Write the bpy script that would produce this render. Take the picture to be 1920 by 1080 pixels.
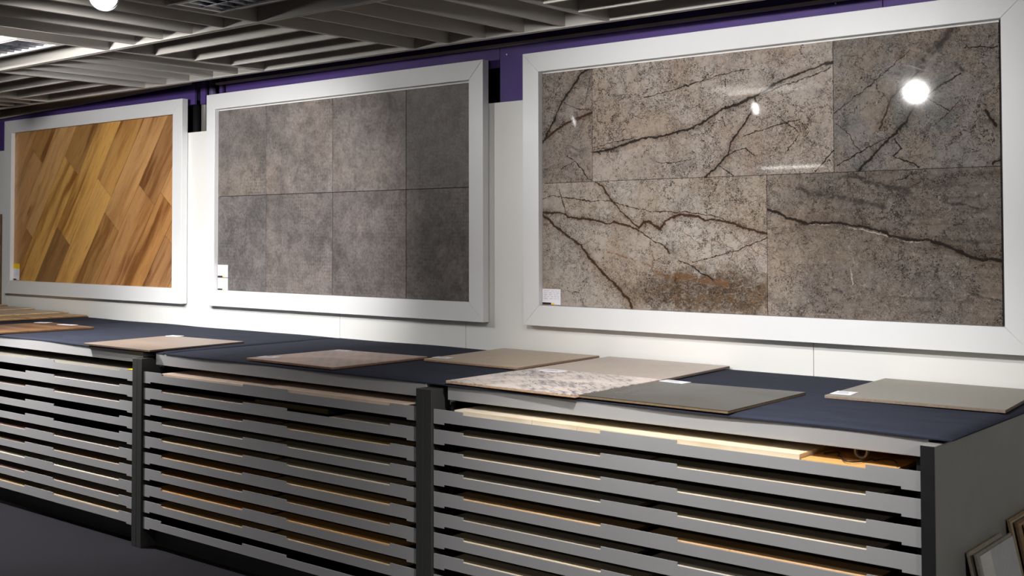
import bpy, bmesh, math, random
from mathutils import Vector, Matrix
for o in list(bpy.data.objects):
    bpy.data.objects.remove(o, do_unlink=True)
S = bpy.context.scene
COL = S.collection
rnd = random.Random(7)
R = math.radians

def lin(r, g, b):
    f = lambda c: (c/255/12.92) if c/255 <= .04045 else ((c/255+.055)/1.055)**2.4
    return (f(r), f(g), f(b), 1.0)

# ------------------------------------------------------------------ camera
cam = bpy.data.cameras.new('camera'); camo = bpy.data.objects.new('camera', cam); COL.objects.link(camo)
YAW, PITCH, ROLL = R(39.8492), R(1.70558), R(-.11948)
fw = Vector((-math.sin(YAW)*math.cos(PITCH), math.cos(YAW)*math.cos(PITCH), math.sin(PITCH)))
rt = Vector((math.cos(YAW), math.sin(YAW), 0)); up = rt.cross(fw)
rt2 = rt*math.cos(ROLL)+up*math.sin(ROLL); up2 = up*math.cos(ROLL)-rt*math.sin(ROLL)
camo.matrix_world = Matrix((rt2, up2, -fw)).transposed().to_4x4()
camo.location = (3.0706, -4.5102, 1.5591)
cam.sensor_width = 36; cam.lens = 36*2195.9/1920
cam.shift_x = 0.0; cam.shift_y = (375.465-540)/1920
cam.clip_start = .05; cam.clip_end = 60
cam.dof.use_dof = True; cam.dof.focus_distance = 5.6; cam.dof.aperture_fstop = 8
S.camera = camo
# ------------------------------------------------------------------ world, exposure
W = bpy.data.worlds.new('world'); S.world = W; W.use_nodes = True
W.node_tree.nodes['Background'].inputs[0].default_value = (.95, .97, 1, 1)
W.node_tree.nodes['Background'].inputs[1].default_value = .12
S.view_settings.view_transform = 'Standard'; S.view_settings.look = 'None'
S.view_settings.gamma = 1; S.view_settings.exposure = -1.05
S.view_settings.use_curve_mapping = False
# ------------------------------------------------------------------ the room's lamps and added fill panels (positions, aims, watts)
# each spotlight: lens centre, aim point, watts, cone degrees, blend
SPOTS = [
    ((-.93, -2.12, 2.46), (.27, -3.32, 1.26), 46, 138, .6, 'white ceiling spotlight between the slats, glowing at the top edge of the picture'),
    ((.304, -2.735, 2.46), (.70, 0, 1.80), 56, 76, .95, 'white ceiling spotlight facing the marble panel squarely'),
    ((-.928, -2.939, 2.46), (-2.62, 0, 1.48), 100, 46, .95, 'white ceiling spotlight turned towards the grey tile panel'),
    ((-2.446, -2.813, 2.46), (-4.9, -.35, 1.3), 58, 84, .95, 'white ceiling spotlight turned towards the wood panel'),
    ((-2.47, -2.2, 2.38), (-2.4, -.3, 2.41), 17, 140, .6, 'white ceiling spotlight grazing the ceiling slats on the left'),
    ((1.35, -1.9, 2.46), (.95, -1.1, .6), 48, 100, .95, 'white ceiling spotlight over the right display cabinet'),
    ((-3.4, -1.9, 2.46), (-3.0, -1.25, .6), 84, 104, .95, 'white ceiling spotlight over the left display cabinet'),
]
WARM = (1.0, .975, .945)
# long lamps above the louvres: x0, x1, y0, y1, watts
LOUVRES = [(-1.04, .09, -1.745, -1.5, .6), (-3.43, -2.34, -1.745, -1.5, 8)]
# flat ceiling panels: first mirrored in the marble, other two added unseen as fill
PANELS = [(-4.35, -3.45, -9.55, -9.35, 40), (.4, 1.6, -6.2, -5.9, 70), (4.4, 5.6, -3.2, -2.9, 170)]

# ------------------------------------------------------------------ helpers
def link_obj(name, me, mat=None, parent=None):
    o = bpy.data.objects.new(name, me); COL.objects.link(o)
    if mat is not None and me is not None and len(me.materials) == 0: me.materials.append(mat)
    if parent is not None: o.parent = parent
    return o
WLOC = {}
def wl(p): return WLOC.get(p.name, Vector((0, 0, 0))) if p is not None else Vector((0, 0, 0))
def thing(name, loc, label, cat, group=None):
    o = bpy.data.objects.new(name, None); COL.objects.link(o); o.location = loc
    o.empty_display_size = .05
    WLOC[o.name] = Vector(loc); o['label'] = label; o['category'] = cat
    if group: o['group'] = group
    return o
def part(name, bm, mat, parent, label=None, color=None):
    """bm is in world coordinates; the part's origin sits at its parent's origin"""
    off = wl(parent)
    bmesh.ops.translate(bm, verts=bm.verts, vec=-off)
    bmesh.ops.recalc_face_normals(bm, faces=bm.faces)
    me = bpy.data.meshes.new(name); bm.to_mesh(me); bm.free()
    o = link_obj(name, me, mat, parent)
    WLOC[o.name] = off
    if label: o['label'] = label
    if color: o.color = color
    return o
def solo(name, bm, mat, loc, label, cat, group=None, color=None):
    bmesh.ops.translate(bm, verts=bm.verts, vec=-Vector(loc))
    bmesh.ops.recalc_face_normals(bm, faces=bm.faces)
    me = bpy.data.meshes.new(name); bm.to_mesh(me); bm.free()
    o = link_obj(name, me, mat); o.location = loc; WLOC[o.name] = Vector(loc)
    o['label'] = label; o['category'] = cat
    if group: o['group'] = group
    if color: o.color = color
    return o
def struct(name, bm, mat, parent=None):
    o = part(name, bm, mat, parent)
    if parent is None: o['kind'] = 'structure'
    return o
def BM(): return bmesh.new()
def box(bm, x0, x1, y0, y1, z0, z1, bev=0, seg=1):
    vs = [bm.verts.new(p) for p in ((x0,y0,z0),(x1,y0,z0),(x1,y1,z0),(x0,y1,z0),(x0,y0,z1),(x1,y0,z1),(x1,y1,z1),(x0,y1,z1))]
    fs = [bm.faces.new([vs[i] for i in q]) for q in ((0,3,2,1),(4,5,6,7),(0,1,5,4),(1,2,6,5),(2,3,7,6),(3,0,4,7))]
    if bev:
        es = set(e for f in fs for e in f.edges)
        bmesh.ops.bevel(bm, geom=list(es), offset=bev, segments=seg, affect='EDGES', profile=.5)
    return bm
def bx(*a, **k): return box(BM(), *a, **k)
def prism(bm, pts, axis, a0, a1, bev=0):
    """pts: 2-D outline; axis: the extruded axis"""
    def P(p, a):
        return {'y': (p[0], a, p[1]), 'z': (p[0], p[1], a), 'x': (a, p[0], p[1])}[axis]
    A = [bm.verts.new(P(p, a0)) for p in pts]; B = [bm.verts.new(P(p, a1)) for p in pts]
    n = len(pts)
    fs = [bm.faces.new(A), bm.faces.new(B[::-1])]
    for i in range(n):
        fs.append(bm.faces.new((A[i], B[i], B[(i+1) % n], A[(i+1) % n])))
    bmesh.ops.recalc_face_normals(bm, faces=fs)
    if bev:
        es = set(e for f in fs for e in f.edges)
        bmesh.ops.bevel(bm, geom=list(es), offset=bev, segments=1, affect='EDGES')
    return bm
def cyl(bm, p0, p1, r0, r1=None, n=20, caps=True):
    p0 = Vector(p0); p1 = Vector(p1); r1 = r0 if r1 is None else r1
    d = (p1-p0).normalized(); u = d.orthogonal().normalized(); v = d.cross(u)
    A = []; B = []
    for i in range(n):
        a = 2*math.pi*i/n; w = u*math.cos(a)+v*math.sin(a)
        A.append(bm.verts.new(p0+w*r0)); B.append(bm.verts.new(p1+w*r1))
    for i in range(n):
        f = bm.faces.new((A[i], A[(i+1) % n], B[(i+1) % n], B[i])); f.smooth = True
    if caps:
        bm.faces.new(A[::-1]); bm.faces.new(B)
    return bm
def tube(bm, pts, r, n=8):
    pts = [Vector(p) for p in pts]; rings = []
    for i, p in enumerate(pts):
        d = (pts[min(i+1, len(pts)-1)]-pts[max(i-1, 0)]).normalized()
        u = d.cross(Vector((0, 0, 1)));
        if u.length < 1e-3: u = d.orthogonal()
        u.normalize(); v = d.cross(u)
        rings.append([bm.verts.new(p+(u*math.cos(2*math.pi*k/n)+v*math.sin(2*math.pi*k/n))*r) for k in range(n)])
    for a, b in zip(rings, rings[1:]):
        for k in range(n):
            f = bm.faces.new((a[k], a[(k+1) % n], b[(k+1) % n], b[k])); f.smooth = True
    bm.faces.new(rings[0][::-1]); bm.faces.new(rings[-1])
    return bm

# ------------------------------------------------------------------ materials
class NT:
    def __init__(s, name, rough=.5, spec=.5, metal=0):
        s.m = bpy.data.materials.new(name); s.m.use_nodes = True; s.t = s.m.node_tree
        s.b = s.t.nodes['Principled BSDF']
        s.b.inputs['Roughness'].default_value = rough; s.b.inputs['Metallic'].default_value = metal
        s.b.inputs['Specular IOR Level'].default_value = spec
    def n(s, typ, **k):
        nd = s.t.nodes.new(typ)
        for a, v in k.items(): setattr(nd, a, v)
        return nd
    def l(s, a, b): s.t.links.new(a, b)
    def set(s, sock, v):
        if hasattr(v, 'is_linked') or isinstance(v, bpy.types.NodeSocket): s.l(v, sock)
        else: sock.default_value = v
    def math(s, op, a, b=None, clamp=False):
        nd = s.n('ShaderNodeMath', operation=op); nd.use_clamp = clamp
        s.set(nd.inputs[0], a)
        if b is not None: s.set(nd.inputs[1], b)
        return nd.outputs[0]
    def vmath(s, op, a, b=None, scale=None):
        nd = s.n('ShaderNodeVectorMath', operation=op); s.set(nd.inputs[0], a)
        if b is not None: s.set(nd.inputs[1], b)
        if scale is not None: s.set(nd.inputs['Scale'], scale)
        return nd.outputs['Value'] if op in ('DOT_PRODUCT', 'DISTANCE', 'LENGTH') else nd.outputs['Vector']
    def noise(s, vec, scale, detail=3, rough=.55, dist=0, col=False):
        nd = s.n('ShaderNodeTexNoise'); s.l(vec, nd.inputs['Vector'])
        nd.inputs['Scale'].default_value = scale; nd.inputs['Detail'].default_value = detail
        nd.inputs['Roughness'].default_value = rough; nd.inputs['Distortion'].default_value = dist
        return nd.outputs['Color'] if col else nd.outputs[0]
    def mr(s, v, a, b, c=0, d=1, smooth=False):
        nd = s.n('ShaderNodeMapRange'); nd.interpolation_type = 'SMOOTHSTEP' if smooth else 'LINEAR'
        s.set(nd.inputs[0], v)
        for i, q in enumerate((a, b, c, d)): nd.inputs[1+i].default_value = q
        return nd.outputs[0]
    def mix(s, f, a, b, mode='MIX'):
        nd = s.n('ShaderNodeMix', data_type='RGBA', blend_type=mode)
        s.set(nd.inputs[0], f); s.set(nd.inputs[6], a); s.set(nd.inputs[7], b)
        return nd.outputs[2]
    def obj(s): return s.n('ShaderNodeTexCoord').outputs['Object']
    def mapped(s, vec, scale=(1, 1, 1), rot=(0, 0, 0), loc=(0, 0, 0)):
        nd = s.n('ShaderNodeMapping'); s.l(vec, nd.inputs[0])
        nd.inputs['Scale'].default_value = scale; nd.inputs['Rotation'].default_value = rot; nd.inputs['Location'].default_value = loc
        return nd.outputs[0]
    def bump(s, h, strength=.2, dist=.002):
        nd = s.n('ShaderNodeBump'); nd.inputs['Strength'].default_value = strength; nd.inputs['Distance'].default_value = dist
        s.l(h, nd.inputs['Height']); s.l(nd.outputs[0], s.b.inputs['Normal'])
    def base(s, v): s.set(s.b.inputs['Base Color'], v)

def paint(name, rgb, rough=.5, spec=.4, var=.05, scale=6, bump=0, bscale=200, metal=0):
    t = NT(name, rough, spec, metal); c = lin(*rgb); v = t.obj()
    n = t.noise(v, scale, 4)
    k = t.mr(n, .3, .7, 1-var, 1+var)
    t.base(t.vmath('SCALE', c[:3], scale=k))
    t.l(t.mr(t.noise(v, scale*3, 2), .3, .7, rough*.92, min(1, rough*1.08)), t.b.inputs['Roughness'])
    if bump: t.bump(t.noise(v, bscale, 2), bump, .001)
    return t.m
def emit(name, rgb, strength):
    t = NT(name, .5); t.base((.8, .8, .8, 1)); t.b.inputs['Emission Color'].default_value = rgb + (1,)
    t.b.inputs['Emission Strength'].default_value = strength
    return t.m
M = {}
M['frame'] = paint('white_lacquer', (224, 225, 227), .38, .4, .015, 3)
M['wall_white'] = paint('white_wall_panel', (225, 225, 223), .55, .35, .02, 2)
M['purple'] = paint('purple_paint', (78, 60, 122), .6, .3, .06, 3)
M['void'] = paint('black_backing_and_shade', (10, 9, 12), .8, .2, .05)
M['rail'] = paint('grey_metal_rail', (176, 170, 152), .5, .4, .08, 5)
M['pipe_grey'] = paint('grey_pipe', (108, 104, 100), .45, .4, .08, 5)
M['pipe_violet'] = paint('violet_pipe', (92, 84, 124), .45, .4, .06, 5)
M['ceil'] = paint('pale_grey_slat', (176, 173, 168), .6, .3, .03, 3)
M['deck'] = paint('ceiling_deck_dark', (88, 85, 82), .9, .2, .1, 2)
M['drawer'] = paint('grey_powder_coat', (157, 157, 159), .42, .5, .03, 4, .05, 400)
M['tray'] = paint('dark_tray_metal', (26, 25, 26), .6, .3, .05)
M['carcass'] = paint('dark_cabinet', (30, 30, 31), .6, .3, .06)
M['panel_dark'] = paint('charcoal_panel', (58, 58, 58), .5, .4, .05, 4, .05, 300)
M['panel_grey'] = paint('grey_panel', (136, 135, 131), .5, .4, .04, 3, .05, 300)
M['black_edge'] = paint('black_edge_band', (30, 30, 33), .5, .4, .05)
M['card'] = paint('white_card', (236, 234, 242), .5, .3, .01)
M['ink'] = paint('grey_print', (150, 148, 160), .7, .2, .02)
M['ink_shade_dark'] = paint('dark_print_and_shade', (48, 38, 40), .6, .2, .05)
M['yellow'] = paint('yellow_card', (244, 205, 20), .5, .3, .02)
M['lamp_body'] = paint('white_lamp_housing', (215, 215, 215), .4, .4, .02)
M['lens'] = emit('spot_lens', (1.0, .97, .93), 60)
M['lens_cool'] = emit('spot_lens_cool', (.93, .97, 1.0), 60)
M['panel_emit'] = emit('lamp_diffuser', (1.0, .93, .8), 9)
M['tube_emit'] = emit('lamp_tube', (1.0, .98, .95), 1.6)
M['tube_off'] = paint('unlit_lamp_tube', (222, 224, 226), .4, .4, .02)
M['tape'] = paint('clear_tape_roll', (150, 146, 140), .25, .5, .1, 20)
M['cable'] = paint('black_cable', (24, 22, 22), .5, .4, .05)
t = NT('chrome_louvre', .22, .5, 1.0); v = t.obj()
t.base(t.mix(t.mr(t.noise(t.mapped(v, (40, 6, 40)), 1, 2), .35, .65), lin(120, 128, 142), lin(214, 218, 226))); M['chrome'] = t.m
# dark carpet
t = NT('charcoal_carpet', .95, .1); v = t.obj()
a = t.noise(v, 420, 2); b = t.noise(v, 3, 4)
c = t.mix(a, lin(30, 29, 33), lin(54, 52, 58)); c = t.mix(t.mr(b, .35, .65, 0, .3), c, lin(36, 35, 39))
sp = t.noise(v, 160, 1); t.base(t.mix(t.mr(sp, .8, .86), c, lin(120, 118, 122))); t.bump(a, .5, .004); M['carpet'] = t.m
# navy felt
t = NT('navy_felt', .9, .15); v = t.obj()
a = t.noise(v, 500, 2); b = t.noise(t.mapped(v, (3, 10, 3)), 1.5, 4)
c = t.mix(a, lin(30, 33, 44), lin(48, 52, 66)); c = t.mix(t.mr(b, .35, .7, 0, .45), c, lin(52, 56, 70))
sp = t.noise(v, 90, 1, .5); t.base(t.mix(t.mr(sp, .84, .88), c, lin(150, 150, 160))); t.bump(t.noise(v, 300, 2), .4, .002)
M['felt'] = t.m
# wood planks (colour tone from each plank's object colour)
def wood(name, rot, rough=.33):
    t = NT(name, rough, .45); v = t.obj()
    oi = t.n('ShaderNodeObjectInfo')
    sh = t.vmath('SCALE', (7.3, 3.1, 5.7), scale=t.math('MULTIPLY', oi.outputs['Random'], 9.0))
    p = t.vmath('ADD', t.mapped(v, rot=rot), sh)
    wob = t.noise(t.vmath('MULTIPLY', p, (1.5, 6, 6)), 1.3, 2, col=True)
    p2 = t.vmath('ADD', p, t.vmath('SCALE', wob, scale=.09))
    g1 = t.noise(t.vmath('MULTIPLY', p2, (.8, 11, 11)), 1.0, 4, .6)
    g2 = t.noise(t.vmath('MULTIPLY', p2, (4, 130, 130)), 1.0, 3, .6)
    g3 = t.noise(t.vmath('MULTIPLY', p2, (.7, 6, 6)), 1.0, 2)
    c = oi.outputs['Color']
    dk = t.mix(1.0, c, lin(150, 118, 92), 'MULTIPLY')
    c1 = t.mix(t.mr(g1, .42, .66, 0, .85, True), c, dk)
    c1 = t.mix(t.mr(g3, .35, .6, .45, 0, True), c1, t.mix(1.0, c, (1.25, 1.22, 1.1, 1), 'MULTIPLY'))
    c1 = t.mix(t.mr(g2, .52, .75, 0, .45), c1, t.mix(1.0, c, lin(128, 100, 78), 'MULTIPLY'))
    # knots
    vo = t.n('ShaderNodeTexVoronoi'); t.l(t.vmath('MULTIPLY', p2, (1.5, 4.2, 4.2)), vo.inputs['Vector']); vo.inputs['Scale'].default_value = .9
    kn = t.mr(vo.outputs['Distance'], .03, .13, .85, 0, True)
    c1 = t.mix(t.math('MULTIPLY', kn, t.mr(g1, .4, .6)), c1, lin(74, 48, 30))
    t.base(c1); t.bump(g2, .12, .001)
    return t.m
M['plank'] = wood('oak_plank', (0, R(52.5), 0))
M['wood_flat'] = wood('wood_board', (0, 0, R(4)))
# concrete tile
def concrete(name, a, b, c, rough=.5, pat=False, scale=3.0, vertical=True, g=1.0):
    t = NT(name, rough, .35); v = t.obj(); oi = t.n('ShaderNodeObjectInfo')
    p = t.vmath('ADD', v, t.vmath('SCALE', (3.7, 5.1, 2.9), scale=t.math('MULTIPLY', oi.outputs['Random'], 11.0)))
    n1 = t.noise(p, scale, 6, .62, .4); n2 = t.noise(p, scale*.6, 3, .5); n3 = t.noise(p, 70, 3, .7); n4 = t.noise(p, 240, 2, .7)
    col = t.mix(t.mr(n1, .36, .66), lin(*a), lin(*b))
    col = t.mix(t.mr(n2, .52, .72, 0, .7), col, lin(*c))
    col = t.mix(1.0, col, oi.outputs['Color'], 'MULTIPLY')
    col = t.mix(t.mr(n3, .42, .66, 0, .6*g), col, t.mix(1.0, col, lin(170, 166, 164), 'MULTIPLY'))
    col = t.mix(t.mr(n4, .55, .75, 0, .5*g), col, t.mix(1.0, col, lin(150, 146, 146), 'MULTIPLY'))
    col = t.mix(t.mr(n4, .3, .42, .35*g, 0), col, t.mix(1.0, col, (1.3, 1.3, 1.3, 1), 'MULTIPLY'))
    if pat:
        n5 = t.noise(p, 15, 5, .65, .3)
        col = t.mix(t.mr(n5, .42, .68, 0, .75), col, t.mix(1.0, col, lin(186, 182, 182), 'MULTIPLY'))
        q = t.mapped(v, (1, 1, 1), (0, R(45), 0) if vertical else (0, 0, R(45)))
        ck = t.n('ShaderNodeTexChecker'); t.l(q, ck.inputs['Vector']); ck.inputs['Scale'].default_value = 1/.014
        m1 = t.noise(p, 2.1, 3, .6); m2 = t.noise(p, 60, 2)
        f = t.math('MULTIPLY', t.mr(m1, .5, .62), t.mr(m2, .4, .6, .1, .8))
        f = t.math('MULTIPLY', f, ck.outputs['Fac'])
        col = t.mix(t.math('MULTIPLY', f, .5), col, t.mix(1.0, col, lin(132, 126, 124), 'MULTIPLY'))
    t.base(col); t.bump(n4, .15, .001)
    t.l(t.mr(n1, .3, .7, rough*.85, rough*1.15), t.b.inputs['Roughness'])
    return t.m
M['concrete'] = concrete('decor_concrete_tile', (112, 108, 107), (140, 134, 132), (148, 139, 130), .5, True)
M['sample'] = concrete('sample_tile_face', (226, 224, 222), (252, 251, 250), (255, 252, 246), .42, False, 2.5, False, .25)
M['sample_gloss'] = concrete('glazed_sample_face', (226, 224, 222), (252, 251, 250), (255, 252, 246), .3, False, 2.5, False, .3)
t = NT('tile_body', .8, .2); oi = t.n('ShaderNodeObjectInfo')
t.base(t.mix(t.mr(t.noise(t.obj(), 90, 2), .3, .7), oi.outputs['Color'], t.mix(1.0, oi.outputs['Color'], lin(225, 222, 218), 'MULTIPLY'))); M['body'] = t.m
t = NT('glazed_drawer_tile', .4, .4); oi = t.n('ShaderNodeObjectInfo'); n = t.noise(t.mapped(t.obj(), (3, 14, 3)), 3, 3)
t.base(t.mix(t.mr(n, .35, .65, 0, .5), oi.outputs['Color'], t.mix(1.0, oi.outputs['Color'], lin(226, 218, 206), 'MULTIPLY'))); M['glaze'] = t.m
# white tile printed with a broken slate-blue leaf and chevron pattern
t = NT('printed_decor_tile', .35, .4); v = t.obj()
q = t.vmath('ADD', v, t.vmath('SCALE', t.noise(v, 30, 2, col=True), scale=.012))
wv = t.n('ShaderNodeTexVoronoi', feature='DISTANCE_TO_EDGE'); t.l(t.mapped(q, (26, 26, 0), (0, 0, R(38))), wv.inputs['Vector']); wv.inputs['Scale'].default_value = 1.0; wv.inputs['Randomness'].default_value = .35
ck = t.n('ShaderNodeTexChecker'); t.l(t.mapped(q, (30, 90, 1), (0, 0, R(30))), ck.inputs['Vector']); ck.inputs['Scale'].default_value = 1
fade = t.n('ShaderNodeSeparateXYZ'); t.l(v, fade.inputs[0])
msk = t.math('MULTIPLY', t.mr(t.noise(v, 5, 3), .36, .56), t.mr(t.noise(v, 70, 2), .35, .55, .2, 1))
f = t.math('MULTIPLY', t.math('MAXIMUM', t.mr(wv.outputs[0], .05, .11, 1, 0), t.math('MULTIPLY', ck.outputs['Fac'], t.mr(t.noise(v, 9, 1), .5, .54))), msk)
c = t.mix(t.mr(t.noise(v, 5, 4), .35, .65), lin(222, 210, 202), lin(196, 184, 176))
t.base(t.mix(t.math('MULTIPLY', f, .85), c, lin(58, 66, 88))); M['decor'] = t.m
# pinkish worn-pattern tile
t = NT('worn_pattern_tile', .4, .4); v = t.obj()
vo = t.n('ShaderNodeTexVoronoi', feature='SMOOTH_F1'); t.l(t.mapped(v, (22, 22, 0), (0, 0, R(45))), vo.inputs['Vector']); vo.inputs['Scale'].default_value = 1; vo.inputs['Randomness'].default_value = .1
m = t.math('MULTIPLY', t.mr(vo.outputs['Distance'], .25, .4), t.mr(t.noise(v, 6, 4), .42, .6))
c = t.mix(t.mr(t.noise(v, 4, 5), .35, .65), lin(196, 166, 150), lin(172, 146, 134))
c = t.mix(t.math('MULTIPLY', m, .5), c, lin(128, 108, 100)); t.base(t.mix(t.mr(t.noise(v, 60, 3), .58, .72, 0, .6), c, lin(206, 192, 180))); M['worn'] = t.m
VEINS = {
1: [
 (6, 'k', [(-0.219,2.361),(-0.277,2.342),(-0.408,2.197),(-0.44,2.134),(-0.52,2.014)]),
 (7, 'b', [(-0.218,2.144),(-0.304,2.125),(-0.385,2.098),(-0.431,2.079),(-0.52,2.021)]),
 (2, 'k', [(-0.331,2.278),(-0.29,2.264)]),
 (2, 'b', [(-0.224,2.319),(-0.26,2.193)]),
 (2, 'k', [(-0.491,2.166),(-0.44,2.152)]),
 (3, 'k', [(-0.368,1.948),(-0.319,1.914),(-0.261,1.858),(-0.244,1.829),(-0.209,1.816)]),
 (2, 'b', [(-0.394,2.203),(-0.304,2.168),(-0.22,2.155)]),
 (3, 'w', [(-0.38,2.315),(-0.44,2.261)]),
 (2, 'b', [(-0.319,1.914),(-0.405,1.881)]),
],
2: [
 (6, 'k', [(-0.213,1.952),(-0.156,1.956),(0.087,2.006),(0.183,2.008),(0.278,2.029),(0.343,2.037)]),
 (6, 'k', [(0.284,2.031),(0.333,2.04),(0.407,2.064),(0.447,2.093),(0.502,2.117),(0.565,2.126),(0.627,2.152),(0.687,2.168),(0.74,2.198),(0.791,2.217),(0.949,2.259),(1.005,2.267)]),
 (2, 'k', [(-0.213,1.977),(-0.088,1.999),(0.038,2.011)]),
 (2.5, 'k', [(0.687,2.163),(0.791,2.194),(0.885,2.212),(0.998,2.248)]),
 (5, 'k', [(0.646,2.154),(0.653,2.13),(0.626,2.08),(0.532,1.962),(0.512,1.908),(0.461,1.861),(0.397,1.816)]),
 (2.5, 'k', [(0.512,1.908),(0.555,1.926),(0.602,1.934),(0.647,1.901)]),
 (2.5, 'k', [(0.473,1.861),(0.539,1.816)]),
 (2, 'k', [(0.08,2.196),(0.201,2.21),(0.341,2.236)]),
 (2, 'k', [(0.285,2.229),(0.496,2.267),(0.62,2.277)]),
 (4, 'k', [(1.001,1.905),(0.923,1.82)]),
 (2.5, 'b', [(0.594,1.986),(0.767,2.03),(0.862,2.044)]),
 (3, 'k', [(0.504,2.249),(0.502,2.207)]),
 (2, 'b', [(0.502,2.033),(0.486,2.076)]),
 (2, 'k', [(0.76,2.065),(0.854,1.985)]),
 (2, 'k', [(0.854,1.978),(0.796,1.915)]),
 (2, 'k', [(0.143,1.898),(0.174,1.883),(0.323,1.894)]),
 (2.5, 'k', [(0.295,2.226),(0.29,2.179)]),
 (6, 'f', [(-0.215,2.297),(-0.154,2.313)]),
],
3: [
 (14, 'f', [(1.5,2.364),(1.467,2.312),(1.422,2.275),(1.386,2.26),(1.367,2.208)]),
 (5, 'b', [(1.361,2.196),(1.249,2.103),(1.203,1.983)]),
 (6, 'k', [(1.341,2.065),(1.309,2.001),(1.112,1.819)]),
 (2, 'k', [(1.009,2.058),(1.135,2.142),(1.331,2.284)]),
 (2, 'b', [(1.015,2.013),(1.074,1.966),(1.093,1.927),(1.122,1.895)]),
 (2.5, 'k', [(1.02,1.843),(1.19,1.928),(1.253,1.95)]),
 (3.5, 'k', [(1.399,2.103),(1.521,2.179)]),
 (2, 'k', [(1.396,2.091),(1.478,2.038)]),
 (5, 'k', [(1.616,2.028),(1.654,1.965)]),
 (3.5, 'k', [(1.259,1.937),(1.29,1.899),(1.258,1.87),(1.356,1.827)]),
 (5, 'k', [(1.666,1.84),(1.638,1.821)]),
 (6, 'f', [(1.509,2.212),(1.532,2.187)]),
 (3, 'k', [(1.545,2.274),(1.667,2.264)]),
 (2, 'b', [(1.513,2.065),(1.442,1.998)]),
],
4: [
 (6, 'b', [(-0.516,1.669),(-0.396,1.664),(-0.358,1.646),(-0.193,1.628),(-0.145,1.611),(-0.089,1.617),(-0.004,1.601),(0.046,1.578)]),
 (7, 'b', [(0.046,1.591),(0.073,1.616),(0.104,1.624),(0.163,1.581),(0.193,1.621),(0.259,1.65),(0.36,1.641),(0.395,1.622),(0.444,1.625),(0.54,1.61),(0.58,1.591),(0.699,1.563)]),
 (8, 'b', [(-0.516,1.659),(-0.451,1.607),(-0.284,1.506),(-0.243,1.453),(-0.013,1.26),(0.006,1.222)]),
 (4.5, 'b', [(-0.196,1.809),(-0.164,1.799),(-0.136,1.755),(-0.05,1.666),(0.046,1.594)]),
 (4, 'b', [(0.058,1.575),(0.118,1.533),(0.192,1.505),(0.211,1.48)]),
 (2.5, 'b', [(-0.516,1.734),(-0.468,1.753),(-0.242,1.721),(-0.113,1.722),(-0.05,1.698),(0.119,1.666),(0.353,1.657),(0.465,1.64),(0.519,1.612)]),
 (3, 'k', [(-0.417,1.779),(-0.375,1.67)]),
 (2.5, 'b', [(0.699,1.543),(0.525,1.482),(0.33,1.435)]),
 (3, 'o', [(0.613,1.525),(0.665,1.46)]),
 (4, 'o', [(-0.13,1.477),(0.057,1.434),(0.184,1.392)]),
 (3, 'k', [(0.258,1.443),(0.315,1.425),(0.435,1.36)]),
 (2.5, 'o', [(0.259,1.593),(0.38,1.506)]),
 (2.5, 'o', [(0.352,1.598),(0.429,1.537),(0.532,1.501)]),
 (3, 'o', [(0.499,1.597),(0.553,1.537)]),
 (16, 'o', [(0.139,1.385),(0.503,1.346)]),
 (5, 'o', [(0.118,1.473),(0.117,1.41)]),
 (4, 'o', [(0.414,1.445),(0.504,1.355)]),
 (2.5, 'k', [(-0.41,1.367),(-0.326,1.329)]),
 (4, 'k', [(0.399,1.292),(0.434,1.22)]),
 (3, 'k', [(-0.114,1.406),(0.041,1.293)]),
 (5, 'o', [(-0.358,1.553),(-0.317,1.543)]),
],
5: [
 (9, 'k', [(0.701,1.669),(0.758,1.645),(0.88,1.604),(0.925,1.611),(0.992,1.61),(1.117,1.591),(1.187,1.578),(1.249,1.553),(1.311,1.538),(1.39,1.535),(1.449,1.521),(1.541,1.477),(1.592,1.466),(1.665,1.46)]),
 (6, 'w', [(1.065,1.588),(1.212,1.56),(1.268,1.535),(1.329,1.529),(1.378,1.531)]),
 (10, 'f', [(0.851,1.753),(0.899,1.732),(1.053,1.707),(1.219,1.666)]),
 (8, 'f', [(1.027,1.795),(1.106,1.791),(1.195,1.753),(1.27,1.741),(1.322,1.722)]),
 (11, 'f', [(1.461,1.541),(1.576,1.524)]),
 (5, 'f', [(1.451,1.686),(1.538,1.67),(1.606,1.643)]),
 (4, 'f', [(1.545,1.338),(1.663,1.31)]),
 (5, 'f', [(0.969,1.352),(1.035,1.323)]),
 (4, 'w', [(1.069,1.436),(1.082,1.361)]),
 (2.5, 'k', [(1.264,1.772),(1.32,1.791)]),
 (3, 'w', [(1.434,1.707),(1.45,1.648)]),
 (5, 'f', [(1.249,1.541),(1.292,1.523)]),
 (3, 'w', [(0.89,1.602),(0.985,1.601)]),
],
}
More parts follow.
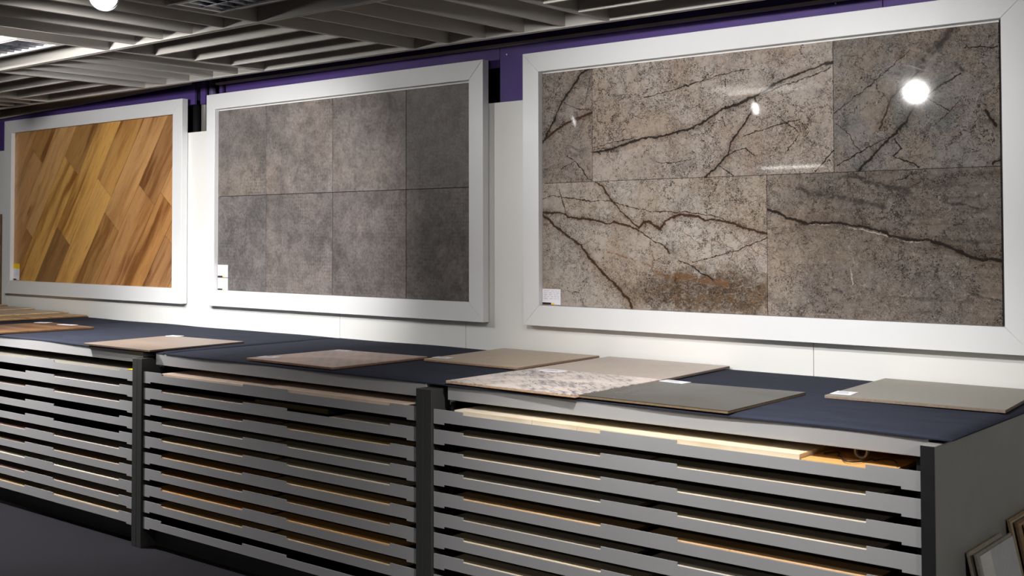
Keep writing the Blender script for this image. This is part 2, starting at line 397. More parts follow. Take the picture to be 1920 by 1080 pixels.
# polished marble-look tiles: traced main veins (x, z along the panel) plus a procedural network of fine cracks
def marble(idx, off, base, tan, dark, fine, tanamt, darkx=None, orange=None):
    t = NT('marble_tile_%s' % 'abcde'[idx-1], .035, .5)
    v0 = t.obj(); s = t.n('ShaderNodeSeparateXYZ'); t.l(v0, s.inputs[0])
    cb = t.n('ShaderNodeCombineXYZ'); t.l(s.outputs[0], cb.inputs[0]); t.l(s.outputs[2], cb.inputs[1]); cb.inputs[2].default_value = 0
    P = cb.outputs[0]
    sd = t.vmath('ADD', P, (idx*3.7, idx*1.9, idx*.7))
    w1 = t.vmath('SUBTRACT', t.noise(sd, 26, 3, .6, col=True), (.5, .5, .5))
    w2 = t.vmath('SUBTRACT', t.noise(sd, 110, 2, .6, col=True), (.5, .5, .5))
    Q = t.vmath('ADD', P, t.vmath('ADD', t.vmath('SCALE', w1, scale=.026), t.vmath('SCALE', w2, scale=.009)))
    fl = t.n('ShaderNodeVectorMath', operation='MULTIPLY'); t.l(Q, fl.inputs[0]); fl.inputs[1].default_value = (1, 1, 0); Q = fl.outputs[0]
    wid = t.mr(t.noise(sd, 16, 2), .3, .7, .65, 1.45)
    w1x = t.noise(sd, 34, 4, .65, .6)
    acc = {}
    for wpx, col, pts in VEINS[idx][:16]:
        dmin = None
        for (ax, az), (bx_, bz) in zip(pts, pts[1:]):
            A = Vector((ax-off[0], az-off[2], 0)); B = Vector((bx_-off[0], bz-off[2], 0)); ba = B-A; L2 = max(ba.length_squared, 1e-8)
            pa = t.vmath('SUBTRACT', Q, tuple(A))
            h = t.math('ADD', t.vmath('DOT_PRODUCT', pa, tuple(ba/L2)), 0.0, clamp=True)
            d = t.vmath('DISTANCE', pa, t.vmath('SCALE', tuple(ba), scale=h))
            dmin = d if dmin is None else t.math('MINIMUM', dmin, d)
        hw = wpx*(.00078 if idx == 5 else .00098)
        dd = t.math('MULTIPLY', dmin, wid)
        if col == 'f': k = t.math('MULTIPLY', t.mr(dd, hw*.1, hw*2.4, .95, 0, True), t.mr(w1x, .30, .55))
        elif col == 'o': k = t.math('MULTIPLY', t.mr(dd, hw*.2, hw*1.5, .8, 0, True), t.mr(w1x, .36, .58))
        elif col == 'w': k = t.math('MULTIPLY', t.mr(dd, hw*.3, hw*1.1, .75, 0, True), t.mr(w1x, .4, .55))
        else: k = t.mr(dd, hw*.45, hw*1.25, .95, 0, True)
        acc[col] = k if col not in acc else t.math('MAXIMUM', acc[col], k)
        if col in 'kb' and wpx >= 4.5:      # a soft stained halo along the heavy veins
            hl = t.mr(dd, hw, hw*6, .35, 0, True)
            acc['h'] = hl if 'h' not in acc else t.math('MAXIMUM', acc['h'], hl)
    # ground
    k_ = 1.06
    n1 = t.noise(sd, 3.2, 6, .65, .5); n2 = t.noise(sd, 7, 5, .65, .8); n3 = t.noise(sd, 45, 4, .7); n4 = t.noise(sd, 170, 2, .7)
    c = t.mix(t.mr(n1, .36, .64, smooth=True), lin(*[q*k_ for q in base]), lin(*[q*k_ for q in tan]))
    c = t.mix(t.mr(n2, .5, .72, 0, .6, True), c, lin(*dark))
    if darkx:   # darker towards one side
        c = t.mix(t.math('MULTIPLY', t.mr(t.math('ADD', s.outputs[0], t.math('MULTIPLY', n2, .5)), darkx[0]-off[0], darkx[1]-off[0], 0, .8, True), t.mr(n1, .2, .6, 1, .75)), c, lin(*darkx[2]))
        st = t.noise(t.vmath('MULTIPLY', sd, (3, 34, 1)), 1.0, 4, .6, .6)
        c = t.mix(t.math('MULTIPLY', t.mr(st, .5, .72, 0, .55), t.mr(s.outputs[0], darkx[0]-off[0], darkx[1]-off[0], .1, 1)), c, t.mix(1.0, c, lin(150, 144, 140), 'MULTIPLY'))
    c = t.mix(t.mr(n3, .52, .72, 0, .42), c, t.mix(1.0, c, lin(146, 136, 126), 'MULTIPLY'))
    c = t.mix(t.mr(n3, .28, .42, .45, 0), c, lin(182, 174, 166))
    c = t.mix(t.mr(n4, .6, .72, 0, .5), c, lin(76, 66, 58))
    if orange:
        (ox, oz, rx, rz, amt) = orange
        e = t.vmath('LENGTH', t.vmath('MULTIPLY', t.vmath('SUBTRACT', t.vmath('ADD', P, t.vmath('SCALE', w1, scale=.16)), (ox-off[0], oz-off[2], 0)), (1/rx, 1/rz, 0)))
        fz = t.mr(e, .45, 1.15, amt, 0, True)
        sq = t.noise(t.vmath('MULTIPLY', sd, (1, 1.6, 1)), 38, 4, .6, 1.5)
        c = t.mix(t.math('MULTIPLY', fz, t.mr(sq, .30, .56, .35, .95)), c, lin(70, 54, 40))
        c = t.mix(t.math('MULTIPLY', fz, t.mr(t.noise(sd, 22, 4, .6, 1), .5, .64, 0, .75)), c, lin(110, 86, 62))
    # rust stains
    c = t.mix(t.math('MULTIPLY', t.mr(t.noise(sd, 4.4, 5, .7, 1.2), .56, .72, 0, tanamt, True), t.mr(n3, .35, .6)), c, lin(124, 98, 76))
    # fine crack network
    wq = t.vmath('ADD', P, t.vmath('SCALE', t.vmath('ADD', w1, t.vmath('SCALE', w2, scale=.5)), scale=.11))
    for sc, th, am, mk in ((6, .02, 1.0, 2.0), (15, .04, .9, 3.1), (36, .08, .72, 4.3)):
        vo = t.n('ShaderNodeTexVoronoi', feature='DISTANCE_TO_EDGE', voronoi_dimensions='2D'); t.l(wq, vo.inputs['Vector']); vo.inputs['Scale'].default_value = sc
        m = t.math('MULTIPLY', t.mr(vo.outputs['Distance'], th*.3, th, am*fine, 0, True), t.mr(t.noise(sd, mk, 3, .6), .40, .53))
        c = t.mix(m, c, lin(40, 31, 26))
    # short dark squiggles
    for sc, th, am in ((20, .012, .95), (44, .020, .82)):
        q = t.math('ABSOLUTE', t.math('SUBTRACT', t.noise(sd, sc, 3, .55, 1.2), .5))
        m = t.math('MULTIPLY', t.mr(q, th*.3, th, am*fine, 0), t.mr(t.noise(sd, sc*.28, 3, .6), .47, .58))
        c = t.mix(m, c, lin(36, 29, 25))
    if 'h' in acc: c = t.mix(acc['h'], c, t.mix(1.0, c, lin(170, 150, 132), 'MULTIPLY'))
    for key, rgb in (('f', (62, 57, 54)), ('o', (112, 78, 48)), ('w', (176, 168, 158)), ('b', (60, 41, 30)), ('k', (38, 33, 31))):
        if key in acc: c = t.mix(acc[key], c, lin(*rgb))
    t.base(c)
    return t.m
# ================================================================== SETTING
# ---- floor
struct('floor', bx(-12, 7, -13, .25, -.05, 0), M['carpet'])
# ---- back wall: black backing, white lower panels, purple upper panels
wall = struct('wall_back', bx(-12, 7, .20, .30, 0, 2.95), M['void'])
xs = [-9.83, -7.88, -5.93, -3.98, -2.03, -1.053, .898, 2.85, 4.8]
for a, b in zip(xs, xs[1:]):
    struct('white_panel', bx(a+.0012, b-.0012, .050, .068, 0, 2.24, .0008), M['wall_white'], wall)
for a, b, z0, z1 in [(-9, -6.06, 2.235, 2.66), (-6.056, -3.49, 2.428, 2.66), (-3.425, -3.372, 2.424, 2.66), (-3.222, -3.19, 2.3, 2.66),
                     (-3.152, -.837, 2.424, 2.66), (-.835, 1.2, 2.235, 2.66), (1.203, 4.8, 2.235, 2.66)]:
    struct('purple_panel', bx(a, b, .075, .093, z0, z1, .0008), M['purple'], wall)
for x, z in ((-.79, 2.487), (1.0, 2.52), (-2.2, 2.44)):
    struct('screw_head', cyl(BM(), (x, .075, z), (x, .0735, z), .004, n=8), M['card'], wall)
# rails along the top of the wall
t1 = BM()
vs = [(-9, .03, 2.47, .075), (-6.04, .03, 2.495, .062), (-3.50, .03, 2.560, .022)]
tr = struct('trim_1', prism(BM(), [(-9, 2.452), (-6.04, 2.493), (-3.50, 2.560), (-3.50, 2.582), (-6.04, 2.556), (-9, 2.535)], 'y', .03, .06), M['rail'])
struct('trim_2', prism(BM(), [(-3.20, 2.529), (4.8, 2.515), (4.8, 2.526), (-3.20, 2.542)], 'y', .03, .06), M['rail'])
# opposite wall and sides of the sales floor, far behind the camera
struct('wall_front', bx(-12, 7, -13.1, -13, 0, 2.95), paint('far_wall', (96, 92, 90), .8, .2, .05))
struct('wall_left', bx(-12.1, -12, -13, .2, 0, 2.95), paint('far_side_wall', (96, 92, 90), .8, .2, .05))
struct('wall_right', bx(7, 7.1, -13, .2, 0, 2.95), paint('far_right_wall', (96, 92, 90), .8, .2, .05))

# ---- ceiling: dark deck with an egg-crate of beams and slats hung below it
ceil = struct('ceiling', bx(-12, 7, -13, .2, 2.9, 3.0), M['deck'])
ZC, HB, HS = 2.5, .165, .155
XL = [-1.093+1.2*k for k in range(-5, 4)]
YL = [-.285, -1.265, -2.465, -3.665, -4.865]
for y in YL:     # long beams (each with a shadow groove along its underside)
    b = BM(); w = .017
    prism(b, [(y-w, ZC), (y-.003, ZC), (y-.003, ZC+.006), (y+.003, ZC+.006), (y+.003, ZC), (y+w, ZC), (y+w, ZC+HB), (y-w, ZC+HB)], 'x', XL[0]-.02, XL[-1]+.02)
    struct('beam', b, M['ceil'], ceil)
beam_x = {}
for j, (y1, y0) in enumerate(zip(YL, YL[1:])):
    for i, x in enumerate(XL):
        struct('beam', bx(x-.012, x+.012, y0+.0175, y1-.0175, ZC+.001, ZC+HB), M['ceil'], ceil)
slat_me = {}
def slat(x0, x1, y0, y1):
    key = (round(x1-x0, 3), round(y1-y0, 3))
    cx, cy = (x0+x1)/2, (y0+y1)/2
    if key not in slat_me:
        me = bpy.data.meshes.new('slat'); b = bx(x0-cx, x1-cx, y0-cy, y1-cy, 0, HS)
        b.to_mesh(me); b.free(); me.materials.append(M['ceil']); slat_me[key] = me
    o = bpy.data.objects.new('slat', slat_me[key]); COL.objects.link(o); o.parent = ceil
    o.location = Vector((cx, cy, ZC+.004))-wl(ceil)
SW = .008
for j, (y1, y0) in enumerate(zip(YL, YL[1:])):
    for i, (x0, x1) in enumerate(zip(XL, XL[1:])):
        alongx = (i+j) % 2 == 1
        if (i+j) % 2 == (1 if j % 2 == 0 else 1):
            pass
        # module between x=-2.293 and -1.093 in the row nearest the wall runs along x
        alongx = ((i-4)+j) % 2 == 0
        if alongx:
            n = 4 if j == 0 else 5
            for k in range(1, n):
                y = y0+(y1-y0)*k/n
                if j == 0: y = [-1.01, -.764, -.524][k-1]
                slat(x0+.0125, x1-.0125, y-SW, y+SW)
        else:
            for k in range(1, 5):
                x = x0+.24*k
                slat(x-SW, x+SW, y0+.0175, y1-.0175)

# ================================================================== LAMPS
def louvre_light(x0, x1, y0, y1, watts, label):
    z = ZC
    th = thing('ceiling_light', ((x0+x1)/2, (y0+y1)/2, z), label, 'ceiling light', 'louvred lights set between the ceiling slats')
    f = BM(); w = .022
    for a in ((x0, x1, y0, y0+w), (x0, x1, y1-w, y1), (x0, x0+w, y0+w, y1-w), (x1-w, x1, y0+w, y1-w)):
        box(f, *a, z+.004, z+.05)
    part('frame', f, M['lamp_body'], th)
    part('housing', bx(x0+.002, x1-.002, y0+.002, y1-.002, z+.10, z+.115), M['lamp_body'], th)
    ym = (y0+y1)/2
    for ya in (y0+w, ym-.004, y1-w-.006):      # long reflectors with a curved section
        b = BM(); n = 5; pr = []
        for k in range(n+1):
            q = k/n; pr.append((ya+.003-.014*(1-q)**2*(1 if ya < ym-.02 else (-1 if ya > ym+.02 else 0)), z+.008+.05*q))
        pts = pr+[(p[0]+.004, p[1]) for p in pr[::-1]]
        prism(b, pts, 'x', x0+w, x1-w); part('reflector', b, M['chrome'], th)
    nb = int((x1-x0-2*w)/.072)
    for k in range(nb):                        # cross blades
        x = x0+w+(k+.5)*(x1-x0-2*w)/nb
        b = prism(BM(), [(x-.0012, z+.008), (x+.0012, z+.008), (x+.009, z+.055), (x-.009, z+.055)], 'y', y0+w+.006, y1-w-.006)
        part('blade', b, M['chrome'], th)
    for yt in ((y0+w+ym)/2, (y1-w+ym)/2):
        part('lamp_tube', cyl(BM(), (x0+w, yt, z+.082), (x1-w, yt, z+.082), .013, n=12), M['tube_emit'] if watts > 1 else M['tube_off'], th)
    return th
louvre_light(*LOUVRES[0], 'chrome louvred ceiling light between slats, right of the visible spotlight')
louvre_light(*LOUVRES[1], 'chrome louvred ceiling light among lit slats at the left edge')
for i, (x0, x1, y0, y1, wt) in enumerate(LOUVRES):
    if wt < 1: continue      # this one is switched off
    L = bpy.data.lights.new('louvre_glow', 'AREA'); L.shape = 'RECTANGLE'; L.size = x1-x0-.06; L.size_y = y1-y0-.06
    L.energy = wt; L.color = (1, .985, .95)
    o = bpy.data.objects.new('louvre_glow', L); COL.objects.link(o); o.location = ((x0+x1)/2, (y0+y1)/2, ZC-.002)
def panel_light(x0, x1, y0, y1, watts, label):
    z = 2.44
    th = thing('ceiling_light', ((x0+x1)/2, (y0+y1)/2, z), label, 'ceiling light')
    f = BM(); w = .02
    for a in ((x0-w, x1+w, y0-w, y0), (x0-w, x1+w, y1, y1+w), (x0-w, x0, y0, y1), (x1, x1+w, y0, y1)): box(f, *a, z, z+.06)
    part('frame', f, M['lamp_body'], th)
    part('diffuser', bx(x0, x1, y0, y1, z+.008, z+.02), M['panel_emit'], th)
    part('hanger', bx((x0+x1)/2-.01, (x0+x1)/2+.01, (y0+y1)/2-.01, (y0+y1)/2+.01, z+.02, 2.9), M['lamp_body'], th)
for p, lb in zip(PANELS, ('long flat ceiling lamp far across the sales floor, mirrored in the marble', 'added flat fill lamp behind the camera on the right', 'added flat fill lamp beside the camera')):
    panel_light(*p, lb)
    x0, x1, y0, y1, wt = p
    L = bpy.data.lights.new('panel_glow', 'AREA'); L.shape = 'RECTANGLE'; L.size = x1-x0; L.size_y = y1-y0; L.energy = wt; L.color = (1, .96, .9)
    o = bpy.data.objects.new('panel_glow', L); COL.objects.link(o); o.location = ((x0+x1)/2, (y0+y1)/2, 2.437)
for pos, aim, wt, cone, bl, lb in SPOTS:
    p = Vector(pos); d = (Vector(aim)-p).normalized()
    th = thing('spotlight', pos, lb, 'spotlight', 'ceiling spotlights')
    b = BM(); cyl(b, p-d*.105, p-d*.004, .038, .050, 28)
    part('head', b, M['lamp_body'], th)
    b = BM(); cyl(b, p-d*.006, p+d*.008, .054, .054, 28, False); cyl(b, p-d*.006, p+d*.008, .047, .047, 28, False)
    part('ring', b, M['lamp_body'], th)
    part('lens', cyl(BM(), p-d*.003, p, .047, n=28), M['lens_cool'] if pos in (SPOTS[0][0], SPOTS[1][0]) else M['lens'], th)
    q = p-d*.06
    part('stem', cyl(BM(), q, (q.x, q.y, 2.9), .012, n=10), M['lamp_body'], th)
    L = bpy.data.lights.new('spot_beam', 'SPOT'); L.energy = wt*10; L.color = WARM; L.spot_size = R(cone); L.spot_blend = bl; L.shadow_soft_size = .045
    o = bpy.data.objects.new('spot_beam', L); COL.objects.link(o); o.location = p+d*.012
    o.rotation_euler = d.to_track_quat('-Z', 'Y').to_euler()

# ================================================================== FRAMED PANELS
ZT, ZB, IT, IB = 2.463, 1.113, 2.366, 1.214
def frame(name, label, xl, xil, xir, xr, dz=(0, 0)):
    th = thing(name, ((xl+xr)/2, 0, ZB), label, 'framed panel')
    y0, y1 = 0, .045
    for pts in (((xl, ZT), (xr, ZT), (xir, IT), (xil, IT)), ((xl, ZB), (xr, ZB), (xir, IB), (xil, IB)),
                ((xl, ZB), (xil, IB), (xil, IT), (xl, ZT)), ((xr, ZB), (xir, IB), (xir, IT), (xr, ZT))):
        cx = sum(p[0] for p in pts)/4; cz = sum(p[1] for p in pts)/4
        sh = [(p[0]+(.0005 if p[0] < cx else -.0005), p[1]) for p in pts]
        part('frame_rail', prism(BM(), sh, 'y', y0, y1, .0012), M['frame'], th)
    part('backing', bx(xil-.02, xir+.02, .038, .049, IB-.02, IT+.02), M['wall_white'], th)
    return th
# ---- oak planks
f1 = frame('wood_panel_frame', 'white framed panel of diagonal oak planks, furthest left', -5.905, -5.792, -3.627, -3.52)
TH = R(52.5); ct, st_ = math.cos(TH), math.sin(TH)
def clip(poly, f):
    out = []
    for a, b in zip(poly, poly[1:]+poly[:1]):
        fa, fb = f(a), f(b)
        if fa >= 0: out.append(a)
        if (fa >= 0) != (fb >= 0):
            k = fa/(fa-fb); out.append((a[0]+(b[0]-a[0])*k, a[1]+(b[1]-a[1])*k))
    return out
C0 = [-6.47, -6.236, -6.005, -5.77, -5.544, -5.315, -5.075, -4.847, -4.617, -4.39, -4.148, -3.923, -3.69, -3.46, -3.23, -3.0, -2.77]
J = {2: [-1.9], 3: [-1.595], 4: [-2.125, -.9], 5: [-1.366], 6: [-1.84], 7: [-1.232], 8: [-1.367], 9: [-.957], 10: [-.847], 11: [-1.043], 12: [-.7]}
T = {}
oak = [(194, 148, 98), (184, 136, 88), (174, 128, 84), (202, 157, 104), (162, 120, 82), (188, 142, 94)]
special = {(9, 1): (164, 122, 80), (8, 0): (182, 138, 86), (6, 0): (150, 112, 70), (3, 1): (178, 134, 80), (5, 1): (168, 126, 76), (5, 0): (208, 160, 90), (6, 1): (210, 162, 92), (7, 0): (212, 164, 96), (7, 1): (196, 148, 88), (10, 0): (176, 128, 78)}
for k in range(len(C0)-1):
    js = [-4.5]+sorted(J.get(k, []))+[1.5]
    for q in range(len(js)-1):
        g = .0021
        cc = (C0[k]+g, C0[k+1]-g); ss = (js[q]+g, js[q+1]-g)
        poly = [(c*st_+s*ct, -c*ct+s*st_) for c, s in ((cc[0], ss[0]), (cc[1], ss[0]), (cc[1], ss[1]), (cc[0], ss[1]))]
        for fn in (lambda p: p[0]+5.792, lambda p: -3.629-p[0], lambda p: p[1]-1.214, lambda p: 2.3655-p[1]):
            if len(poly) > 2: poly = clip(poly, fn)
        if len(poly) < 3: continue
        ar = abs(sum(a[0]*b[1]-b[0]*a[1] for a, b in zip(poly, poly[1:]+poly[:1])))/2
        if ar < 2e-4: continue
        col = special.get((k, q), oak[rnd.randrange(6)])
        part('plank', prism(BM(), poly, 'y', .0295+rnd.random()*.0006, .038, 0), M['plank'], f1, color=lin(*col))
part('groove_sheet', bx(-5.80, -3.62, .0345, .0378, 1.205, 2.37), M['ink_shade_dark'], f1)
# ---- concrete-look tiles
f2 = frame('grey_tile_panel_frame', 'white framed panel of eight grey concrete-look tiles, middle', -3.252, -3.165, -.986, -.887)
tx = [-3.165, -2.682, -2.072, -1.471, -.9885]; tz = [IB, 1.809, 2.358]
tone = {(0, 1): (1.02, 1, .98), (1, 1): (1.06, 1.03, 1.0), (2, 1): (.93, .9, .88), (3, 1): (.74, .73, .72), (0, 0): (.9, .91, .93), (1, 0): (1.0, .97, .95), (2, 0): (.84, .81, .8), (3, 0): (.72, .7, .69)}  # tile tints; right-hand ones also darkened to stand for the light falling off
for i in range(4):
    for j in range(2):
        part('tile', bx(tx[i]+.0019, tx[i+1]-.0019, .029, .038, tz[j]+.0016, tz[j+1]-.0016, .0006), M['concrete'], f2, color=tone[(i, j)]+(1,))
part('groove_sheet', bx(-3.16, -.99, .0345, .0378, 1.22, 2.35), M['ink_shade_dark'], f2)
# ---- polished marble tiles
f3 = frame('marble_panel_frame', 'white framed panel of glossy brown veined marble tiles, furthest right', -.624, -.523, 1.683, 1.79)
OFF = wl(f3)
grid = [(1, -.523, -.217, 1.814, 2.358), (2, -.217, 1.0065, 1.814, 2.358), (3, 1.0065, 1.668, 1.814, 2.358), (4, -.523, .7005, 1.214, 1.814), (5, .7005, 1.668, 1.214, 1.814)]
MP = {1: dict(base=(142, 134, 129), tan=(140, 128, 118), dark=(100, 94, 92), fine=.9, tanamt=.35),
      2: dict(base=(164, 155, 148), tan=(152, 138, 126), dark=(126, 119, 115), fine=1.0, tanamt=.4),
      3: dict(base=(124, 119, 116), tan=(128, 117, 107), dark=(92, 98, 98), fine=.9, tanamt=.45),
      4: dict(base=(168, 160, 153), tan=(154, 141, 128), dark=(122, 116, 112), fine=.9, tanamt=.45, orange=(.42, 1.30, .5, .12, .95)),
      5: dict(base=(158, 149, 142), tan=(150, 136, 122), dark=(112, 106, 102), fine=.9, tanamt=.25, darkx=(.8, 1.25, (84, 78, 75)))}
for i, a, b, c, d in grid:
    part('tile', bx(a+.001, b-.001, .029, .038, c+.001, d-.001, .0005), marble(i, OFF, **MP[i]), f3)
part('groove_sheet', bx(-.515, 1.66, .0345, .0378, 1.22, 2.35), M['ink_shade_dark'], f3)
part('edge_gap_shade', bx(1.667, 1.684, .034, .0379, 1.214, 2.366), M['ink_shade_dark'], f3)  # dark strip painted in for the shadow in this gap

# ---- price cards pinned in the lower left corners
def card(x, z, w, h, label, top=None, n=5):
    y = .027
    th = thing('price_card', (x+w/2, y, z), label, 'price card')
    part('card', bx(x, x+w, y, y+.0015, z, z+h), M['card'], th)
    b = BM(); r = random.Random(int((x+z)*1000))
    for k in range(n):
        zz = z+h*(.88-.62*k/n)
        xx = x+w*.1
        while xx < x+w*.85:
            ww = w*r.uniform(.06, .2); box(b, xx, min(xx+ww, x+w*.92), y-.0004, y, zz-h*.02, zz); xx += ww+w*r.uniform(.03, .12)
    part('print', b, M['ink'], th)
    part('logo_bar', bx(x, x+w*.48, y-.0005, y, z, z+h*.12), M['ink_shade_dark'], th)
    part('logo_mark', bx(x+w*.52, x+w*.66, y-.0005, y, z, z+h*.10), M['yellow'], th)
    if top: part('header', bx(x, x+w, y-.0006, y+.0015, z+h, z+h*1.45), M['yellow'], th)
card(-.5215, 1.219, .112, .076, 'white price card in the lower left corner of the marble panel')
card(-3.16, 1.296, .104, .078, 'white price card on the grey tile panel, upper of two')
card(-3.16, 1.215, .104, .076, 'white price card on the grey tile panel, lower of two')
card(-5.79, 1.218, .09, .088, 'white and yellow price card in the corner of the wood panel', True)

# ---- pipes in the gap between the wood panel and the grey tile panel
def pipe(x, r, mat, z0, z1, label, y=.125):
    th = thing('pipe', (x, y, z0), label, 'pipe', 'pipes in the wall gap')
    part('tube', cyl(BM(), (x, y, z0), (x, y, z1), r, n=20), mat, th)
    part('collar', cyl(BM(), (x, y, z1-.05), (x, y, z1-.02), r*1.12, n=20), mat, th)
    return th
def up_(x): return x+.045
p1 = thing('pipe', (-3.535, .125, 2.0), 'violet pipe with its shaded part painted black beside the wood panel corner', 'pipe', 'pipes in the wall gap')
part('tube', cyl(BM(), (-3.535, .125, 2.46), (-3.535, .125, 2.9), .025, n=20), M['pipe_violet'], p1)
part('shaded_length', cyl(BM(), (-3.535, .125, 2.0), (-3.535, .125, 2.46), .0262, n=20), M['void'], p1, 'shaded lower part painted black')  # lower pipe coloured black to stand for its shading
pipe(-3.437, .028, M['pipe_grey'], 2.0, 2.9, 'grey pipe in the middle of the wall gap')
pipe(-3.358, .025, M['pipe_violet'], 2.0, 2.9, 'violet pipe at the corner of the grey tile panel')

# ================================================================== DISPLAY CABINETS
YF = -1.165            # drawer fronts
PITCH_D, ZD = .0803, .879
PW = .042
def front_outline(x0, L, zt):
    zl, zb, zbb = zt-.0115, zt-.0495, zt-.057
    a = [0, .154, .800, 1.110, 1.762, L]
    return [(x0, zbb), (x0+.055, zbb), (x0+.055, zb), (x0+L-.058, zb), (x0+L-.058, zbb), (x0+L, zbb), (x0+L, zt), (x0+a[4], zt), (x0+a[4], zl),
            (x0+a[3], zl), (x0+a[3], zt), (x0+a[2], zt), (x0+a[2], zl), (x0+a[1], zl), (x0+a[1], zt), (x0, zt)]
CAB = {}
def cabinet(key, xa, xb, label, ptop, right_grey=False, shown=True):
    """xa, xb: outer faces of the two end panels"""
    th = thing('tile_display_cabinet', ((xa+xb)/2, -.56, 0), label, 'display cabinet', 'display cabinets along the wall')
    zt = ptop
    part('end_panel', bx(xa, xa+PW-.0008, -1.175, .045, 0, zt[0], .001), M['panel_dark'], th)
    if right_grey:
        part('end_panel', bx(xb-PW, xb, -1.174, .045, 0, zt[1], .001), M['panel_grey'], th, 'grey outer end panel')
        part('edge_band', bx(xb-PW+.0005, xb-.0008, -1.1765, -1.1742, 0, zt[1]-.0005), M['black_edge'], th, 'black edge strip')
    else:
        part('end_panel', bx(xb-PW+.0008, xb, -1.175, .045, 0, zt[1], .001), M['panel_dark'], th)
    x0, x1 = xa+PW, xb-PW
    part('top_slab', bx(x0+.032, x1+.001, -1.115, .045, .911, .966, .0012), M['drawer'], th)
    part('back_panel', bx(x0, x1, .03, .045, .02, .909), M['carcass'], th)
    part('plinth', bx(x0, x1, -1.09, -1.06, 0, .085), M['panel_dark'], th)
    part('base_board', bx(x0, x1, -1.06, .03, .06, .085), M['carcass'], th)
    part('bracket', prism(BM(), [(x0+.002, .963), (x0+.029, .963), (x0+.034, .905), (x0+.02, .885), (x0+.002, .885)], 'y', -1.07, -1.064), M['drawer'], th)
    L = x1-x0-.006; D0 = x0+.003; CAB[key] = (D0, L)
    if not shown: return th
    for s in (x0+.035, x1-.04):
        b = BM(); box(b, s, s+.012, -1.10, -1.085, .09, .90); part('runner_post', b, M['tray'], th)
    for k in range(10):
        z = ZD-PITCH_D*k
        jit = rnd.uniform(-.0012, .0012)
        d = part('drawer', prism(BM(), front_outline(D0, L, z+jit), 'y', YF, YF+.004), M['drawer'], th)
        part('tray', bx(D0+.012, D0+L-.012, YF+.004, -.30, z-.032, z-.024), M['tray'], d)
        part('runner', bx(D0+.018, D0+.03, YF+.02, YF+.16, z-.046, z-.034), M['rail'], d)
    return th
cabinet('z', -6.14, -4.158, 'grey drawer cabinet at the far left, mostly out of the picture', (.942, .942), shown=False)
cabinet('l', -4.158, -2.176, 'grey drawer cabinet left of the first dark post', (.942, .942))
cabinet('m', -2.175, -.170, 'grey drawer cabinet standing between the two dark posts', (.942, .953))
cabinet('r', -.169, 1.848, 'grey drawer cabinet at the right with a bare grey end', (.953, .956), right_grey=True)

# ---- felt mats on the cabinet tops
def mat_cover(x0, x1, y0, y1, label, z=.967, th=.0062, seed=1):
    b = BM(); r = random.Random(seed); nx, ny = 36, 20
    ph = [r.uniform(0, 6.28) for _ in range(6)]
    def h(x, y):
        return .0012*(math.sin(x*5+y*3+ph[0])+math.sin(x*9-y*7+ph[1])*.6)
    gt, gb = [], []
    for i in range(nx+1):
        for j in range(ny+1):
            x = x0+(x1-x0)*i/nx; y = y0+(y1-y0)*j/ny
            e = min(min(i, nx-i)*(x1-x0)/nx, min(j, ny-j)*(y1-y0)/ny)
            wob = .003*math.sin(x*6+ph[2]) if j == 0 else 0
            ww = .006*math.sin(y*6+ph[3])+.003*math.sin(y*15) if i == 0 else 0
            zz = z+th+.0015+h(x, y)-(.004 if e < 1e-6 else 0)
            gt.append(b.verts.new((x+ww, y+wob, zz))); gb.append(b.verts.new((x+ww, y+wob, z if e > 1e-6 else z-.001)))
    ix = lambda i, j: i*(ny+1)+j
    for i in range(nx):
        for j in range(ny):
            f = b.faces.new((gt[ix(i, j)], gt[ix(i+1, j)], gt[ix(i+1, j+1)], gt[ix(i, j+1)])); f.smooth = True
            b.faces.new((gb[ix(i, j)], gb[ix(i, j+1)], gb[ix(i+1, j+1)], gb[ix(i+1, j)]))
    rim = [ix(i, 0) for i in range(nx)]+[ix(nx, j) for j in range(ny)]+[ix(i, ny) for i in range(nx, 0, -1)]+[ix(0, j) for j in range(ny, 0, -1)]
    for a, c in zip(rim, rim[1:]+rim[:1]): b.faces.new((gt[a], gb[a], gb[c], gt[c]))
    return solo('felt_mat', b, M['felt'], ((x0+x1)/2, (y0+y1)/2, z), label, 'mat', 'navy felt mats on the cabinets')
mat_cover(-6.14, -4.12, -1.119, .035, 'navy felt mat on the far left cabinet under the wooden boards', seed=2)
mat_cover(-4.112, -2.03, -1.119, .035, 'navy felt mat on the left cabinet under a grey sample tile', seed=3)
mat_cover(-2.02, -.108, -1.120, .036, 'navy felt mat on the middle cabinet under two sample tiles', seed=4)
mat_cover(-.098, 1.878, -1.121, .037, 'navy felt mat on the right cabinet under four sample tiles', seed=5)

# ---- sample tiles lying on the mats
TZ = .9775
def slab(name, pts, z, th, face, edge, label, facecol=(1, 1, 1), edgecol=(170, 140, 110), cat='tile', group='sample tiles on the cabinet tops'):
    cx = sum(p[0] for p in pts)/4; cy = sum(p[1] for p in pts)/4
    t = thing(name, (cx, cy, z), label, cat, group)
    part('tile_body', prism(BM(), pts, 'z', z, z+th*.75), edge, t, color=lin(*edgecol))
    part('tile_face', prism(BM(), pts, 'z', z+th*.75, z+th, 0), face, t, color=facecol+(1,) if max(facecol) <= 2 else lin(*facecol))
    return t
def quad(x0, y0, x1, y1, rot=0):
    cx, cy = (x0+x1)/2, (y0+y1)/2; c, s = math.cos(R(rot)), math.sin(R(rot))
    return [(cx+(x-cx)*c-(y-cy)*s, cy+(x-cx)*s+(y-cy)*c) for x, y in ((x0, y0), (x1, y0), (x1, y1), (x0, y1))]
